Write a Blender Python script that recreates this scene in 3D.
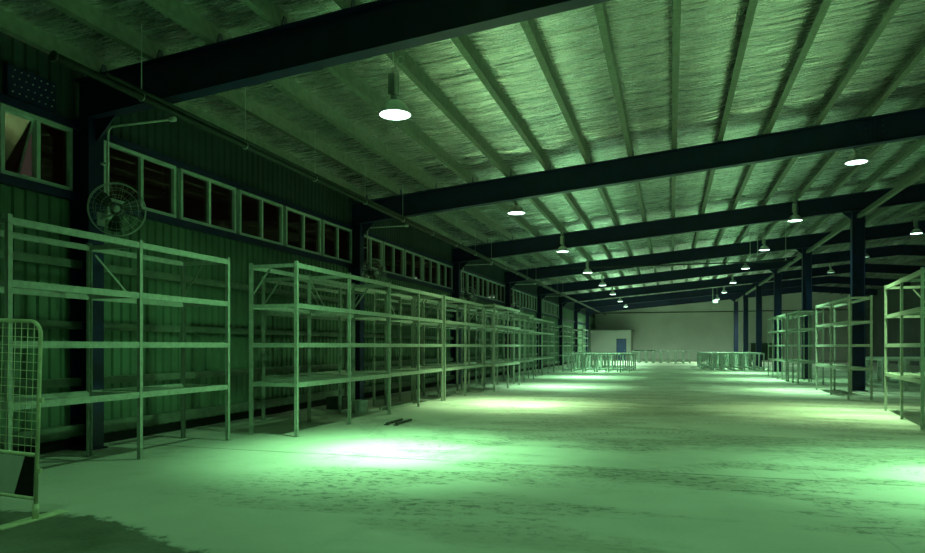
import bpy, bmesh, math, random
from math import sin, cos, pi, radians
from mathutils import Vector, Matrix, noise
random.seed(7)
S = bpy.context.scene
for o in list(bpy.data.objects):
    bpy.data.objects.remove(o)
COL = S.collection

# ------------------------------------------------------------------ camera
cd = bpy.data.cameras.new('camera')
cam = bpy.data.objects.new('camera', cd)
COL.objects.link(cam)
cam.location = (0, 0, 1.55)
cam.rotation_euler = (radians(90), 0, 0.3025)
cd.sensor_width = 36.0
cd.lens = 668.0 / 925.0 * 36.0
cd.shift_y = 69.5 / 925.0
cd.clip_end = 300
S.camera = cam

# ------------------------------------------------------------------ world + exposure
W = bpy.data.worlds.new('night')
S.world = W
W.use_nodes = True
W.node_tree.nodes['Background'].inputs[0].default_value = (0.045, 0.036, 0.026, 1)
W.node_tree.nodes['Background'].inputs[1].default_value = 0.6
S.view_settings.view_transform = 'Standard'
S.view_settings.look = 'None'
S.view_settings.exposure = 0.03
S.view_settings.gamma = 1.0
S.view_settings.use_curve_mapping = False

# lamp light: (beam colour)
GREEN = (0.33, 1.0, 0.41)
YELLOW = (0.78, 1.0, 0.48)
CYAN = (0.47, 1.0, 0.58)
PALE = (0.62, 1.0, 0.66)   # lamps that have warmed up, at the far end
BEAM_W = 1150.0      # narrow centre beam of one lamp
WIDE_W = 330.0      # wide spill of one lamp
CORE_W = 1900.0      # hot centre of one lamp


# ------------------------------------------------------------------ materials
class NT:
    def __init__(s, name):
        s.m = bpy.data.materials.new(name)
        s.m.use_nodes = True
        s.t = s.m.node_tree
        s.b = s.t.nodes['Principled BSDF']
        s.out = s.t.nodes['Material Output']

    def n(s, t, **k):
        nd = s.t.nodes.new(t)
        for a, v in k.items():
            setattr(nd, a, v)
        return nd

    def put(s, sock, v):
        if hasattr(v, 'is_output') or isinstance(v, bpy.types.NodeSocket):
            s.t.links.new(v, sock)
        else:
            sock.default_value = v

    def math(s, op, a, b=0.0, c=None, clamp=False):
        nd = s.n('ShaderNodeMath', operation=op, use_clamp=clamp)
        s.put(nd.inputs[0], a)
        s.put(nd.inputs[1], b)
        if c is not None:
            s.put(nd.inputs[2], c)
        return nd.outputs[0]

    def co(s):
        return s.n('ShaderNodeTexCoord').outputs['Object']

    def xyz(s, v):
        nd = s.n('ShaderNodeSeparateXYZ')
        s.put(nd.inputs[0], v)
        return nd.outputs

    def mapv(s, v, scale=(1, 1, 1), rot=(0, 0, 0), loc=(0, 0, 0)):
        nd = s.n('ShaderNodeMapping')
        s.put(nd.inputs[0], v)
        nd.inputs[1].default_value = loc
        nd.inputs[2].default_value = rot
        nd.inputs[3].default_value = scale
        return nd.outputs[0]

    def noise(s, v, scale=5.0, detail=4.0, rough=0.55, dist=0.0):
        nd = s.n('ShaderNodeTexNoise')
        s.put(nd.inputs['Vector'], v)
        nd.inputs['Scale'].default_value = scale
        nd.inputs['Detail'].default_value = detail
        nd.inputs['Roughness'].default_value = rough
        nd.inputs['Distortion'].default_value = dist
        return nd.outputs['Fac']

    def step(s, v, a, b, lo=0.0, hi=1.0):
        nd = s.n('ShaderNodeMapRange', interpolation_type='SMOOTHSTEP')
        s.put(nd.inputs[0], v)
        nd.inputs[1].default_value = a
        nd.inputs[2].default_value = b
        nd.inputs[3].default_value = lo
        nd.inputs[4].default_value = hi
        return nd.outputs[0]

    def mix(s, f, a, b):
        nd = s.n('ShaderNodeMix', data_type='RGBA')
        s.put(nd.inputs[0], f)
        for sock, v in ((nd.inputs[6], a), (nd.inputs[7], b)):
            s.put(sock, v if isinstance(v, bpy.types.NodeSocket) else (*v, 1.0))
        return nd.outputs[2]

    def bump(s, h, strength=0.3, dist=0.02):
        nd = s.n('ShaderNodeBump')
        nd.inputs['Strength'].default_value = strength
        nd.inputs['Distance'].default_value = dist
        s.put(nd.inputs['Height'], h)
        s.t.links.new(nd.outputs[0], s.b.inputs['Normal'])

    def base(s, c, rough=0.5, metal=0.0):
        s.put(s.b.inputs['Base Color'], c if isinstance(c, bpy.types.NodeSocket) else (*c, 1.0))
        s.put(s.b.inputs['Roughness'], rough)
        s.put(s.b.inputs['Metallic'], metal)


def simple(name, c, rough=0.5, metal=0.0, var=0.18, scale=6.0, bump=0.0):
    t = NT(name)
    co = t.co()
    f = t.noise(co, scale, 5.0)
    d = tuple(x * (1 - var) for x in c)
    l = tuple(min(1.0, x * (1 + var)) for x in c)
    t.base(t.mix(t.step(f, 0.3, 0.7), d, l), rough, metal)
    if bump:
        t.bump(t.noise(co, scale * 8, 3.0), bump, 0.005)
    return t.m


M = {}
M['navy'] = simple('navy_paint', (0.006, 0.013, 0.052), 0.45, 0.0, 0.25, 3.0)
M['navy_column'] = simple('navy_column_paint', (0.005, 0.013, 0.055), 0.42, 0.0, 0.25, 3.0)
M['galv'] = simple('galvanised_purlin', (0.19, 0.22, 0.17), 0.5, 0.35, 0.2, 9.0)
M['rack'] = simple('rack_grey_paint', (0.31, 0.36, 0.30), 0.48, 0.0, 0.15, 12.0)
M['rack_panel'] = simple('rack_shelf_steel', (0.28, 0.32, 0.26), 0.45, 0.2, 0.2, 7.0)
M['low'] = simple('low_frame_pale_steel', (0.44, 0.50, 0.46), 0.45, 0.1, 0.15, 9.0)
M['clad'] = simple('green_wall_cladding', (0.085, 0.165, 0.095), 0.5, 0.0, 0.18, 1.3)
M['eave_clad'] = simple('navy_eave_cladding', (0.032, 0.055, 0.05), 0.5, 0.0, 0.2, 1.3)
M['girt'] = simple('wall_girt_steel', (0.12, 0.17, 0.12), 0.5, 0.1, 0.2, 5.0)
M['girt_shade'] = simple('under_girt_shade', (0.02, 0.022, 0.02), 0.8)  # near-black colour stands in for the shadow below the lowest girt
M['farwall'] = simple('pale_panel_wall', (0.66, 0.67, 0.62), 0.6, 0.0, 0.06, 0.5)
M['office'] = simple('office_wall_panel', (0.36, 0.38, 0.34), 0.6, 0.0, 0.06, 0.5)
M['darkwall'] = simple('dark_side_wall', (0.06, 0.08, 0.07), 0.6, 0.0, 0.2, 0.6)
M['frame'] = simple('window_frame_paint', (0.42, 0.52, 0.46), 0.45, 0.0, 0.1, 8.0)
M['alu'] = simple('lamp_aluminium', (0.55, 0.58, 0.52), 0.35, 0.7, 0.12, 9.0)
M['conduit'] = simple('conduit_grey', (0.50, 0.56, 0.50), 0.45, 0.1, 0.1, 9.0)
M['pipe'] = simple('pipe_dull_grey', (0.03, 0.036, 0.03), 0.55, 0.2, 0.2, 6.0)
M['fan'] = simple('fan_wire', (0.34, 0.40, 0.36), 0.4, 0.3, 0.1, 9.0)
M['blade'] = simple('fan_blade', (0.02, 0.025, 0.022), 0.5, 0.0, 0.1, 9.0)
M['black'] = simple('black_board', (0.006, 0.007, 0.007), 0.6)
M['white'] = simple('white_board', (0.62, 0.64, 0.60), 0.5, 0.0, 0.08, 5.0)
M['fence'] = simple('fence_tube', (0.64, 0.67, 0.45), 0.45, 0.1, 0.15, 9.0)
M['door'] = simple('blue_door_paint', (0.02, 0.06, 0.17), 0.45)
M['dark_panel'] = simple('dark_green_panel', (0.03, 0.07, 0.035), 0.6)
M['scrap'] = simple('dark_scrap_steel', (0.05, 0.06, 0.05), 0.6)


def emit(name, c, k):
    m = bpy.data.materials.new(name)
    m.use_nodes = True
    b = m.node_tree.nodes['Principled BSDF']
    b.inputs['Base Color'].default_value = (0.8, 0.8, 0.8, 1)
    b.inputs['Emission Color'].default_value = (*c, 1)
    b.inputs['Emission Strength'].default_value = k
    return m


M['lens'] = emit('lamp_lens_lit', (0.70, 1.0, 0.86), 6.0)
M['lens_dim'] = emit('lamp_lens_dim', (0.55, 1.0, 0.72), 0.7)
M['exit'] = emit('exit_sign_face', (0.60, 1.0, 0.78), 1.1)

# glass: night outside, reflections of the hall
g = NT('window_glass')
g.t.nodes.remove(g.b)
tr = g.n('ShaderNodeBsdfTransparent')
tr.inputs[0].default_value = (0.5, 0.45, 0.4, 1)
gl = g.n('ShaderNodeBsdfGlossy')
gl.inputs['Color'].default_value = (0.9, 0.8, 0.75, 1)
gl.inputs['Roughness'].default_value = 0.03
fr = g.n('ShaderNodeFresnel')
fr.inputs[0].default_value = 1.75
mx = g.n('ShaderNodeMixShader')
g.t.links.new(g.math('ADD', g.math('MULTIPLY', fr.outputs[0], 0.9), 0.03), mx.inputs[0])
g.t.links.new(tr.outputs[0], mx.inputs[1])
g.t.links.new(gl.outputs[0], mx.inputs[2])
g.t.links.new(mx.outputs[0], g.out.inputs[0])
M['glass'] = g.m

# ceiling foil: crinkled reflective insulation blanket
f = NT('foil_insulation')
co = f.co()
X, Y, Z = f.xyz(co)
n1 = f.noise(f.mapv(co, (0.5, 3.0, 1)), 1.2, 5.0, 0.55, 0.35)
n2 = f.noise(f.mapv(co, (1.6, 14.0, 1)), 1.5, 4.0, 0.6, 0.6)
n3 = f.noise(f.mapv(co, (0.3, 0.8, 1)), 1.0, 2.0)
grid = f.math('ADD', f.math('SINE', f.math('MULTIPLY', X, 2 * pi / 0.045)), f.math('SINE', f.math('MULTIPLY', Y, 2 * pi / 0.045)))
seam = f.step(f.math('ABSOLUTE', f.math('SUBTRACT', f.math('PINGPONG', f.math('ADD', Y, 0.35), 3.05), 1.55)), 0.0, 0.02)
h = f.math('ADD', f.math('MULTIPLY', n1, 1.5), f.math('MULTIPLY', f.math('MULTIPLY', n2, 0.28), f.step(n3, 0.4, 0.65, 0.35, 1.0)))
h = f.math('ADD', h, f.math('MULTIPLY', grid, 0.012))
f.bump(h, 0.85, 0.06)
colr = f.mix(f.step(n3, 0.3, 0.7), (0.62, 0.66, 0.64), (0.78, 0.82, 0.80))
colr = f.mix(seam, (0.30, 0.31, 0.27), colr)
f.base(colr, f.step(n2, 0.3, 0.75, 0.2, 0.34), 0.96)
M['foil'] = f.m

# floor: dusty concrete, joints, tyre marks, wet stain
f = NT('dusty_concrete')
co = f.co()
X, Y, Z = f.xyz(co)
big = f.noise(co, 0.35, 4.0)
mid = f.noise(co, 1.7, 6.0, 0.6)
fine = f.noise(co, 22.0, 4.0, 0.65)
c = f.mix(f.step(big, 0.32, 0.68), (0.42, 0.43, 0.38), (0.55, 0.55, 0.49))
c = f.mix(f.math('MULTIPLY', f.step(mid, 0.52, 0.75), 0.35), c, (0.30, 0.31, 0.26))
c = f.mix(f.math('MULTIPLY', f.step(fine, 0.55, 0.8), 0.18), c, (0.26, 0.28, 0.25))


def line(v, at, w):
    return f.step(f.math('ABSOLUTE', f.math('SUBTRACT', v, at)), w * 0.4, w, 1.0, 0.0)


wob = f.math('MULTIPLY', f.math('SUBTRACT', f.noise(co, 3.0, 3.0), 0.5), 0.03)
Yw = f.math('ADD', Y, wob)
Xw = f.math('ADD', X, wob)
joint = line(Yw, 8.55, 0.034)
for yy in (-0.5, 17.6, 26.65, 35.7, 44.75):
    joint = f.math('MAXIMUM', joint, line(Yw, yy, 0.022))
joint = f.math('MAXIMUM', joint, f.math('MULTIPLY', line(Xw, 1.66, 0.02), 0.22))
joint = f.math('MAXIMUM', joint, f.math('MULTIPLY', line(Xw, -7.6, 0.02), 0.45))
c = f.mix(f.math('MULTIPLY', joint, f.step(mid, 0.35, 0.6, 0.55, 0.9)), c, (0.10, 0.11, 0.09))

patch = f.noise(co, 2.6, 5.0, 0.7, 1.5)
streak = f.noise(f.mapv(co, (1.2, 5.5, 1.0), (0, 0, radians(-14))), 2.2, 5.0, 0.7, 0.8)


def arc(cx, cy, R, w, tread, amt, lo, hi, ax=None):
    dx = f.math('SUBTRACT', X, cx)
    dy = f.math('SUBTRACT', Y, cy)
    r = f.math('SQRT', f.math('ADD', f.math('MULTIPLY', dx, dx), f.math('MULTIPLY', dy, dy)))
    m = f.step(f.math('ABSOLUTE', f.math('SUBTRACT', r, R)), w * 0.55, w, 1.0, 0.0)
    if tread:
        a = f.math('ARCTAN2', dy, dx)
        t = f.math('SINE', f.math('ADD', f.math('MULTIPLY', a, R * tread), f.math('ADD', f.math('MULTIPLY', f.math('ABSOLUTE', f.math('SUBTRACT', r, R)), 22.0), f.math('MULTIPLY', patch, 5.0))))
        m = f.math('MULTIPLY', m, f.step(t, -0.3, 0.5, 0.2, 1.0))
        if ax is not None:
            m = f.math('MULTIPLY', m, f.math('MULTIPLY', f.step(a, ax[0], ax[0] + 0.3), f.step(a, ax[1] - 0.3, ax[1], 1.0, 0.0)))
    m = f.math('MULTIPLY', m, f.step(patch, lo, hi))
    return f.math('MULTIPLY', m, amt)


marks = arc(1.0, 8.55, 4.05, 0.26, 58.0, 0.6, 0.34, 0.56, (1.5, 3.3))
for a in ((3.2, 14.0, 7.6, 0.24, 58.0, 0.45, 0.42, 0.6), (2.2, 15.5, 8.6, 0.25, 58.0, 0.45, 0.44, 0.6),
          (-9.0, 21.0, 15.2, 0.26, 58.0, 0.4, 0.42, 0.6), (9.5, 16.5, 9.7, 0.26, 58.0, 0.45, 0.4, 0.6),
          (-1.0, 19.0, 12.6, 0.5, 0, 0.3, 0.45, 0.65), (0.5, 22.0, 11.0, 0.6, 0, 0.35, 0.42, 0.6),
          (1.2, 8.9, 5.4, 0.18, 58.0, 0.4, 0.42, 0.58), (-2.0, 26.0, 10.0, 0.45, 0, 0.35, 0.42, 0.6)):
    marks = f.math('MAXIMUM', marks, arc(*a))
marks = f.math('MULTIPLY', marks, f.step(Y, 6.9, 8.2))
band = f.noise(f.mapv(co, (0.35, 1.1, 1.0), (0, 0, radians(-12))), 1.0, 3.0, 0.5, 0.4)
speck = f.noise(f.mapv(co, (1.0, 1.6, 1.0), (0, 0, radians(-12))), 6.5, 6.0, 0.75, 0.4)
scuff = f.math('MULTIPLY', f.step(speck, 0.50, 0.60), f.step(band, 0.43, 0.57))
scuff = f.math('MULTIPLY', scuff, f.math('MULTIPLY', f.step(X, -5.6, -3.6), f.step(Y, 4.6, 6.2)))
haze = f.math('MULTIPLY', f.step(band, 0.44, 0.62), f.step(X, -5.0, -3.0))
c = f.mix(f.math('MULTIPLY', haze, 0.55), c, (0.25, 0.25, 0.19))
marks = f.math('MAXIMUM', marks, f.math('MULTIPLY', scuff, 0.88))
aisle = f.math('MULTIPLY', f.step(X, -3.6, -1.0), f.step(X, 4.6, 2.6))
aisle = f.math('MULTIPLY', aisle, f.math('MULTIPLY', f.step(Y, 10.0, 17.0), f.step(mid, 0.2, 0.6, 0.3, 0.8)))
c = f.mix(f.math('MULTIPLY', aisle, 0.75), c, (0.23, 0.21, 0.14))
c = f.mix(marks, c, (0.085, 0.105, 0.09))

edge = f.math('SUBTRACT', Y, f.math('MINIMUM', 4.74, f.math('SUBTRACT', 4.74, f.math('MULTIPLY', f.math('ADD', X, 4.62), 0.46))))
edge = f.math('ADD', edge, f.math('MULTIPLY', f.math('SUBTRACT', f.noise(co, 2.6, 7.0, 0.72), 0.5), 0.75))
wet = f.step(edge, -0.03, 0.03, 1.0, 0.0)
ring = f.step(f.math('ABSOLUTE', edge), 0.0, 0.07, 1.0, 0.0)
c = f.mix(f.math('MULTIPLY', ring, 0.25), c, (0.16, 0.18, 0.14))
c = f.mix(f.math('MULTIPLY', wet, f.step(mid, 0.25, 0.7, 0.97, 0.75)), c, (0.045, 0.06, 0.03))
rg = f.math('SUBTRACT', f.step(fine, 0.2, 0.8, 0.5, 0.68), f.math('MULTIPLY', wet, 0.1))
f.base(c, rg)
f.bump(f.math('ADD', f.math('MULTIPLY', fine, 0.4), f.math('MULTIPLY', mid, 0.6)), 0.25, 0.01)
M['floor'] = f.m


# ------------------------------------------------------------------ mesh builder
class MB:
    def __init__(s):
        s.v = []
        s.f = []
        s.sm = []

    def add(s, vs, fs, smooth=False):
        o = len(s.v)
        s.v += [tuple(v) for v in vs]
        s.f += [[i + o for i in q] for q in fs]
        s.sm += [smooth] * len(fs)
        return s

    def box(s, a, b):
        x0, y0, z0 = (min(a[i], b[i]) for i in range(3))
        x1, y1, z1 = (max(a[i], b[i]) for i in range(3))
        v = [(x0, y0, z0), (x1, y0, z0), (x1, y1, z0), (x0, y1, z0), (x0, y0, z1), (x1, y0, z1), (x1, y1, z1), (x0, y1, z1)]
        return s.add(v, [[0, 3, 2, 1], [4, 5, 6, 7], [0, 1, 5, 4], [1, 2, 6, 5], [2, 3, 7, 6], [3, 0, 4, 7]])

    def bar(s, p, q, w, h, up=(0, 0, 1)):
        p, q = Vector(p), Vector(q)
        d = (q - p).normalized()
        u = Vector(up)
        sd = d.cross(u)
        if sd.length < 1e-4:
            sd = d.cross(Vector((1, 0, 0)))
        sd.normalize()
        u = sd.cross(d)
        v = []
        for e in (p, q):
            for a, b in ((-1, -1), (1, -1), (1, 1), (-1, 1)):
                v.append(e + sd * (a * w / 2) + u * (b * h / 2))
        return s.add(v, [[0, 1, 2, 3], [7, 6, 5, 4], [0, 4, 5, 1], [1, 5, 6, 2], [2, 6, 7, 3], [3, 7, 4, 0]])

    def sweep(s, pts, prof, up=(0, 0, 1), closed=True, cap=True):
        """profile (list of side, up offsets) swept along a polyline"""
        pts = [Vector(p) for p in pts]
        n = len(prof)
        v = []
        for i, p in enumerate(pts):
            d = (pts[min(i + 1, len(pts) - 1)] - pts[max(i - 1, 0)]).normalized()
            sd = d.cross(Vector(up)).normalized()
            u = sd.cross(d)
            v += [p + sd * a + u * b for a, b in prof]
        fs = []
        for i in range(len(pts) - 1):
            for k in range(n if closed else n - 1):
                k2 = (k + 1) % n
                fs.append([i * n + k, i * n + k2, (i + 1) * n + k2, (i + 1) * n + k])
        if cap and closed:
            fs.append(list(range(n))[::-1])
            fs.append([(len(pts) - 1) * n + k for k in range(n)])
        return s.add(v, fs)

    def tube(s, pts, r, n=10, cap=True):
        pts = [Vector(p) for p in pts]
        v = []
        prev = None
        for i, p in enumerate(pts):
            d = (pts[min(i + 1, len(pts) - 1)] - pts[max(i - 1, 0)]).normalized()
            if prev is None:
                a = Vector((0, 0, 1)) if abs(d.z) < 0.9 else Vector((1, 0, 0))
                sd = d.cross(a).normalized()
            else:
                sd = (prev - d * prev.dot(d)).normalized()
            prev = sd
            u = d.cross(sd)
            v += [p + sd * (r * cos(2 * pi * k / n)) + u * (r * sin(2 * pi * k / n)) for k in range(n)]
        fs = [[i * n + k, i * n + (k + 1) % n, (i + 1) * n + (k + 1) % n, (i + 1) * n + k] for i in range(len(pts) - 1) for k in range(n)]
        s.add(v, fs, True)
        if cap:
            m = len(pts) - 1
            o = len(s.v) - len(v)
            s.f += [[o + k for k in range(n)][::-1], [o + m * n + k for k in range(n)]]
            s.sm += [False, False]
        return s

    def ring(s, c, R, r, nrm, n=40, k=6):
        nrm = Vector(nrm).normalized()
        a = nrm.orthogonal().normalized()
        b = nrm.cross(a)
        c = Vector(c)
        v = []
        for i in range(n):
            t = 2 * pi * i / n
            d = a * cos(t) + b * sin(t)
            for j in range(k):
                q = 2 * pi * j / k
                v.append(c + d * (R + r * cos(q)) + nrm * (r * sin(q)))
        fs = [[i * k + j, ((i + 1) % n) * k + j, ((i + 1) % n) * k + (j + 1) % k, i * k + (j + 1) % k] for i in range(n) for j in range(k)]
        return s.add(v, fs, True)

    def lathe(s, prof, n=32, c=(0, 0, 0), cap0=False, cap1=False):
        v = [(c[0] + r * cos(2 * pi * i / n), c[1] + r * sin(2 * pi * i / n), c[2] + z) for r, z in prof for i in range(n)]
        fs = [[j * n + i, j * n + (i + 1) % n, (j + 1) * n + (i + 1) % n, (j + 1) * n + i] for j in range(len(prof) - 1) for i in range(n)]
        s.add(v, fs, True)
        o = len(s.v) - len(v)
        if cap0:
            s.f.append([o + i for i in range(n)][::-1]); s.sm.append(False)
        if cap1:
            s.f.append([o + (len(prof) - 1) * n + i for i in range(n)]); s.sm.append(False)
        return s

    def build(s, name, mat, parent=None, loc=None):
        me = bpy.data.meshes.new(name)
        me.from_pydata(s.v, [], s.f)
        me.polygons.foreach_set('use_smooth', s.sm)
        bm = bmesh.new()
        bm.from_mesh(me)
        bmesh.ops.recalc_face_normals(bm, faces=bm.faces)
        bm.to_mesh(me)
        bm.free()
        me.materials.append(M[mat])
        o = bpy.data.objects.new(name, me)
        COL.objects.link(o)
        if parent is not None:
            o.parent = parent
        if loc is not None:
            o.location = loc
        return o


def tag(o, label, cat, group=None, kind=None):
    o['label'] = label
    o['category'] = cat
    if group:
        o['group'] = group
    if kind:
        o['kind'] = kind
    return o


def empty(name, loc=(0, 0, 0), rz=0.0):
    o = bpy.data.objects.new(name, None)
    o.empty_display_size = 0.2
    o.location = loc
    o.rotation_euler = (0, 0, rz)
    COL.objects.link(o)
    return o


def copy_tree(o, parent=None):
    c = o.copy()
    COL.objects.link(c)
    if parent is not None:
        c.parent = parent
    for ch in list(o.children):
        copy_tree(ch, c)
    return c


ORD = ['first', 'second', 'third', 'fourth', 'fifth', 'sixth', 'seventh', 'eighth', 'ninth', 'tenth', 'eleventh', 'twelfth',
       'thirteenth', 'fourteenth', 'fifteenth', 'sixteenth', 'seventeenth', 'eighteenth', 'nineteenth', 'twentieth',
       'twenty-first', 'twenty-second', 'twenty-third', 'twenty-fourth', 'twenty-fifth', 'twenty-sixth', 'twenty-seventh']

# ------------------------------------------------------------------ dimensions of the hall
XL, XRIDGE, XR = -8.6, 12.6, 18.5
YN, YF = -8.0, 80.3
SL = 0.0865
BAYS = [7.95 + 9.05 * k for k in range(8)]


def raf_bot(x):
    return 5.69 + SL * x if x <= XRIDGE else 5.69 + SL * XRIDGE - SL * (x - XRIDGE)


RD = 0.60        # rafter depth
PD = 0.25        # purlin depth


def raf_top(x):
    return raf_bot(x) + RD


def foil_z(x):
    return raf_top(x) + PD + 0.012


# ------------------------------------------------------------------ floor, ceiling, walls
b = MB().box((XL - 0.3, YN - 0.3, -0.2), (XR + 0.3, YF + 0.3, 0.0))
tag(b.build('floor', 'floor'), 'dusty concrete floor with tyre marks, joints and a dark wet stain', 'floor', kind='structure')

PX = [0.1 + 1.03 * k for k in range(-8, 13)]          # purlin lines, left slope
PX += [XRIDGE + 0.55 + 1.03 * k for k in range(0, 6)]
PX = [p for p in PX if abs(p - XRIDGE) > 0.2]
xs = []
edges = [XL] + PX + [XR]
if XRIDGE not in edges:
    edges = sorted(edges + [XRIDGE])
for a, c2 in zip(edges[:-1], edges[1:]):
    for k in range(5):
        xs.append(a + (c2 - a) * k / 5.0)
xs.append(XR)
NYC = 800
rnd = random.Random(3)
ph = [(rnd.uniform(0.6, 2.6), rnd.uniform(0, 6.28), rnd.uniform(0.3, 1.0)) for _ in range(6)]
v, fs = [], []
for j in range(NYC + 1):
    y = YN + (YF - YN) * j / NYC
    rip = sum(a * sin(w * y + p) for w, p, a in ph) / 3.0
    # blanket is pulled tight over the rafters and hangs a little between them
    d = abs(((y - 7.95) / 9.05 + 0.5) % 1.0 - 0.5) * 9.05
    bulge = math.exp(-((d - 1.35) / 0.42) ** 2)
    for i, x in enumerate(xs):
        q = (i % 5) / 5.0
        sag = sin(pi * q)
        v.append((x, y, foil_z(x) - sag * (0.02 + 0.013 * rip ) - min(1.0, 4 * sag) * bulge * (0.06 + 0.05 * noise.noise(Vector((x * 1.3, y * 4.0, 7.0)))) - min(1.0, 4 * sag) * 0.022 * noise.noise(Vector((x * 0.6, y * 1.9, 0.3))) - 0.02))
n = len(xs)
for j in range(NYC):
    for i in range(n - 1):
        fs.append([j * n + i, j * n + i + 1, (j + 1) * n + i + 1, (j + 1) * n + i])
cm = MB()
cm.add(v, fs, True)
tag(cm.build('ceiling', 'foil'), 'crinkled reflective foil insulation under the sloping roof', 'ceiling', kind='structure')


def corrugated(mb, y0, y1, z0, z1, x=XL, pitch=0.19, depth=0.03, sgn=1):
    ys, xx = [], []
    y = y0
    while y < y1 - 1e-6:
        for dy, dx in ((0, 0), (0.07, 0), (0.095, depth), (0.165, depth)):
            yy = y + dy * pitch / 0.19
            if yy < y1:
                ys.append(yy)
                xx.append(x + sgn * (dx - depth))
        y += pitch
    ys.append(y1)
    xx.append(x - sgn * depth)
    m = len(ys)
    vv = [(xx[i], ys[i], z0) for i in range(m)] + [(xx[i], ys[i], z1) for i in range(m)]
    mb.add(vv, [[i, i + 1, m + i + 1, m + i] for i in range(m - 1)])


WZ0, WZ1 = 3.86, 4.80
wins = [(6.68, 7.80)]
for c0 in BAYS[:5]:
    for k in range(5):
        wins.append((c0 + 0.42 + 1.745 * k, c0 + 0.42 + 1.745 * k + 1.62))
w = MB()
corrugated(w, YN, YF, 0.16, WZ0)
last = YN
for y0, y1 in wins:
    if y0 - last > 0.25:
        corrugated(w, last, y0, WZ0, WZ1)
    else:
        w.box((XL - 0.05, last, WZ0), (XL + 0.0, y0, WZ1))
    last = y1
corrugated(w, last, YF, WZ0, WZ1)
tag(w.build('wall_left', 'clad'), 'green ribbed metal cladding of the left wall behind the racks', 'wall', kind='structure')
w = MB()
corrugated(w, YN, YF, WZ1, 5.78)
tag(w.build('wall_left', 'eave_clad'), 'dark cladding strip above the left windows up to the eave', 'wall', kind='structure')
w = MB().box((XL - 0.3, YF, -0.1), (XR + 0.3, YF + 0.2, 7.6))
tag(w.build('wall_far', 'farwall'), 'pale far end wall of the hall', 'wall', kind='structure')
w = MB()
corrugated(w, YN, YF, 0, 7.0, XR, 0.3, 0.03, -1)
tag(w.build('wall_right', 'darkwall'), 'dark right side wall far behind the right racks', 'wall', kind='structure')
w = MB().box((XL - 0.3, YN - 0.2, -0.1), (XR + 0.3, YN, 7.6))
tag(w.build('wall_near', 'darkwall'), 'dark end wall behind the camera', 'wall', kind='structure')
# dark foot strip painted as shade under the lowest girt, girts, sill and lintel of the left wall
b = MB().box((XL - 0.1, YN, 0.0), (XL - 0.035, YF, 0.17))
tag(b.build('baseboard_shade_left', 'girt_shade'), 'dark strip along the foot of the left wall, painted as shade under the girt', 'kerb', kind='structure')


def cgirt(z, hgt, dep):
    # channel lying on its side: web toward the wall, lips toward the hall
    mb = MB()
    x0 = XL - 0.03
    prof = [(0, 0), (0, hgt), (-dep, hgt), (-dep, hgt - 0.025), (-0.004, hgt - 0.004), (-0.004, 0.004), (-dep, 0.004), (-dep, 0)]
    mb.box((x0, YN, z), (x0 + dep, YF, z + 0.006))
    mb.box((x0, YN, z + hgt - 0.006), (x0 + dep, YF, z + hgt))
    mb.box((x0 + dep - 0.006, YN, z + 0.006), (x0 + dep, YF, z + hgt - 0.006))
    return mb


for i, (z, hh, dd, nm) in enumerate(((0.20, 0.17, 0.17, 'lowest wall girt just above the floor on the left wall'),
                                     (0.95, 0.12, 0.12, 'second wall girt up, level with the low shelves'),
                                     (1.80, 0.12, 0.12, 'third wall girt up across the left cladding'),
                                     (2.72, 0.12, 0.12, 'fourth wall girt up across the left cladding'))):
    tag(cgirt(z, hh, dd).build('trim_%d' % (i + 1), 'girt'), nm, 'girt', kind='structure')
tag(MB().box((XL - 0.03, YN, WZ0 - 0.13), (XL + 0.10, YF, WZ0 - 0.01)).build('trim_5', 'navy'), 'dark sill girt running under the high windows', 'sill', kind='structure')
tag(MB().box((XL - 0.03, YN, WZ1 + 0.01), (XL + 0.08, YF, WZ1 + 0.12)).build('trim_6', 'navy'), 'dark lintel girt running over the high windows', 'lintel', kind='structure')

# ------------------------------------------------------------------ windows
for i, (y0, y1) in enumerate(wins):
    r = empty('window_%d' % (i + 1), (XL + 0.0, y0, WZ0))
    bay = 'bay ' + ('before the first wall column' if i == 0 else 'after the %s wall column' % ORD[(i - 1) // 5])
    nm = 'high double window, ' + ('one sash tilted open, ' if i == 0 else '%s of five, ' % ORD[(i - 1) % 5]) + bay
    tag(r, nm, 'window', kind='structure')
    wd, ht, t = y1 - y0, WZ1 - WZ0, 0.055
    fm = MB()
    fm.box((-0.04, 0, 0), (0.06, wd, t)).box((-0.04, 0, ht - t), (0.06, wd, ht))
    fm.box((-0.04, 0, t), (0.06, t, ht - t)).box((-0.04, wd - t, t), (0.06, wd, ht - t))
    fm.box((-0.04, wd / 2 - 0.03, t), (0.055, wd / 2 + 0.03, ht - t))
    fm.build('window_frame', 'frame', r)
    for k, (a, c2) in enumerate(((t, wd / 2 - 0.03), (wd / 2 + 0.03, wd - t))):
        if i == 0 and k == 0:
            sroot = MB()
            q = 0.03
            sroot.box((-0.012, a, -(ht - 2 * t)), (0.012, a + q, 0)).box((-0.012, c2 - q, -(ht - 2 * t)), (0.012, c2, 0))
            sroot.box((-0.012, a + q, -q), (0.012, c2 - q, 0)).box((-0.012, a + q, -(ht - 2 * t)), (0.012, c2 - q, -(ht - 2 * t) + q))
            so = sroot.build('open_sash', 'frame', r, (0, 0, ht - t))
            so.rotation_euler = (0, radians(20), 0)
            MB().box((-0.003, a + q, -(ht - 2 * t) + q), (0.003, c2 - q, -q)).build('pane', 'glass', so)
        else:
            MB().box((-0.003, a, t), (0.003, c2, ht - t)).build('pane', 'glass', r)

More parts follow.
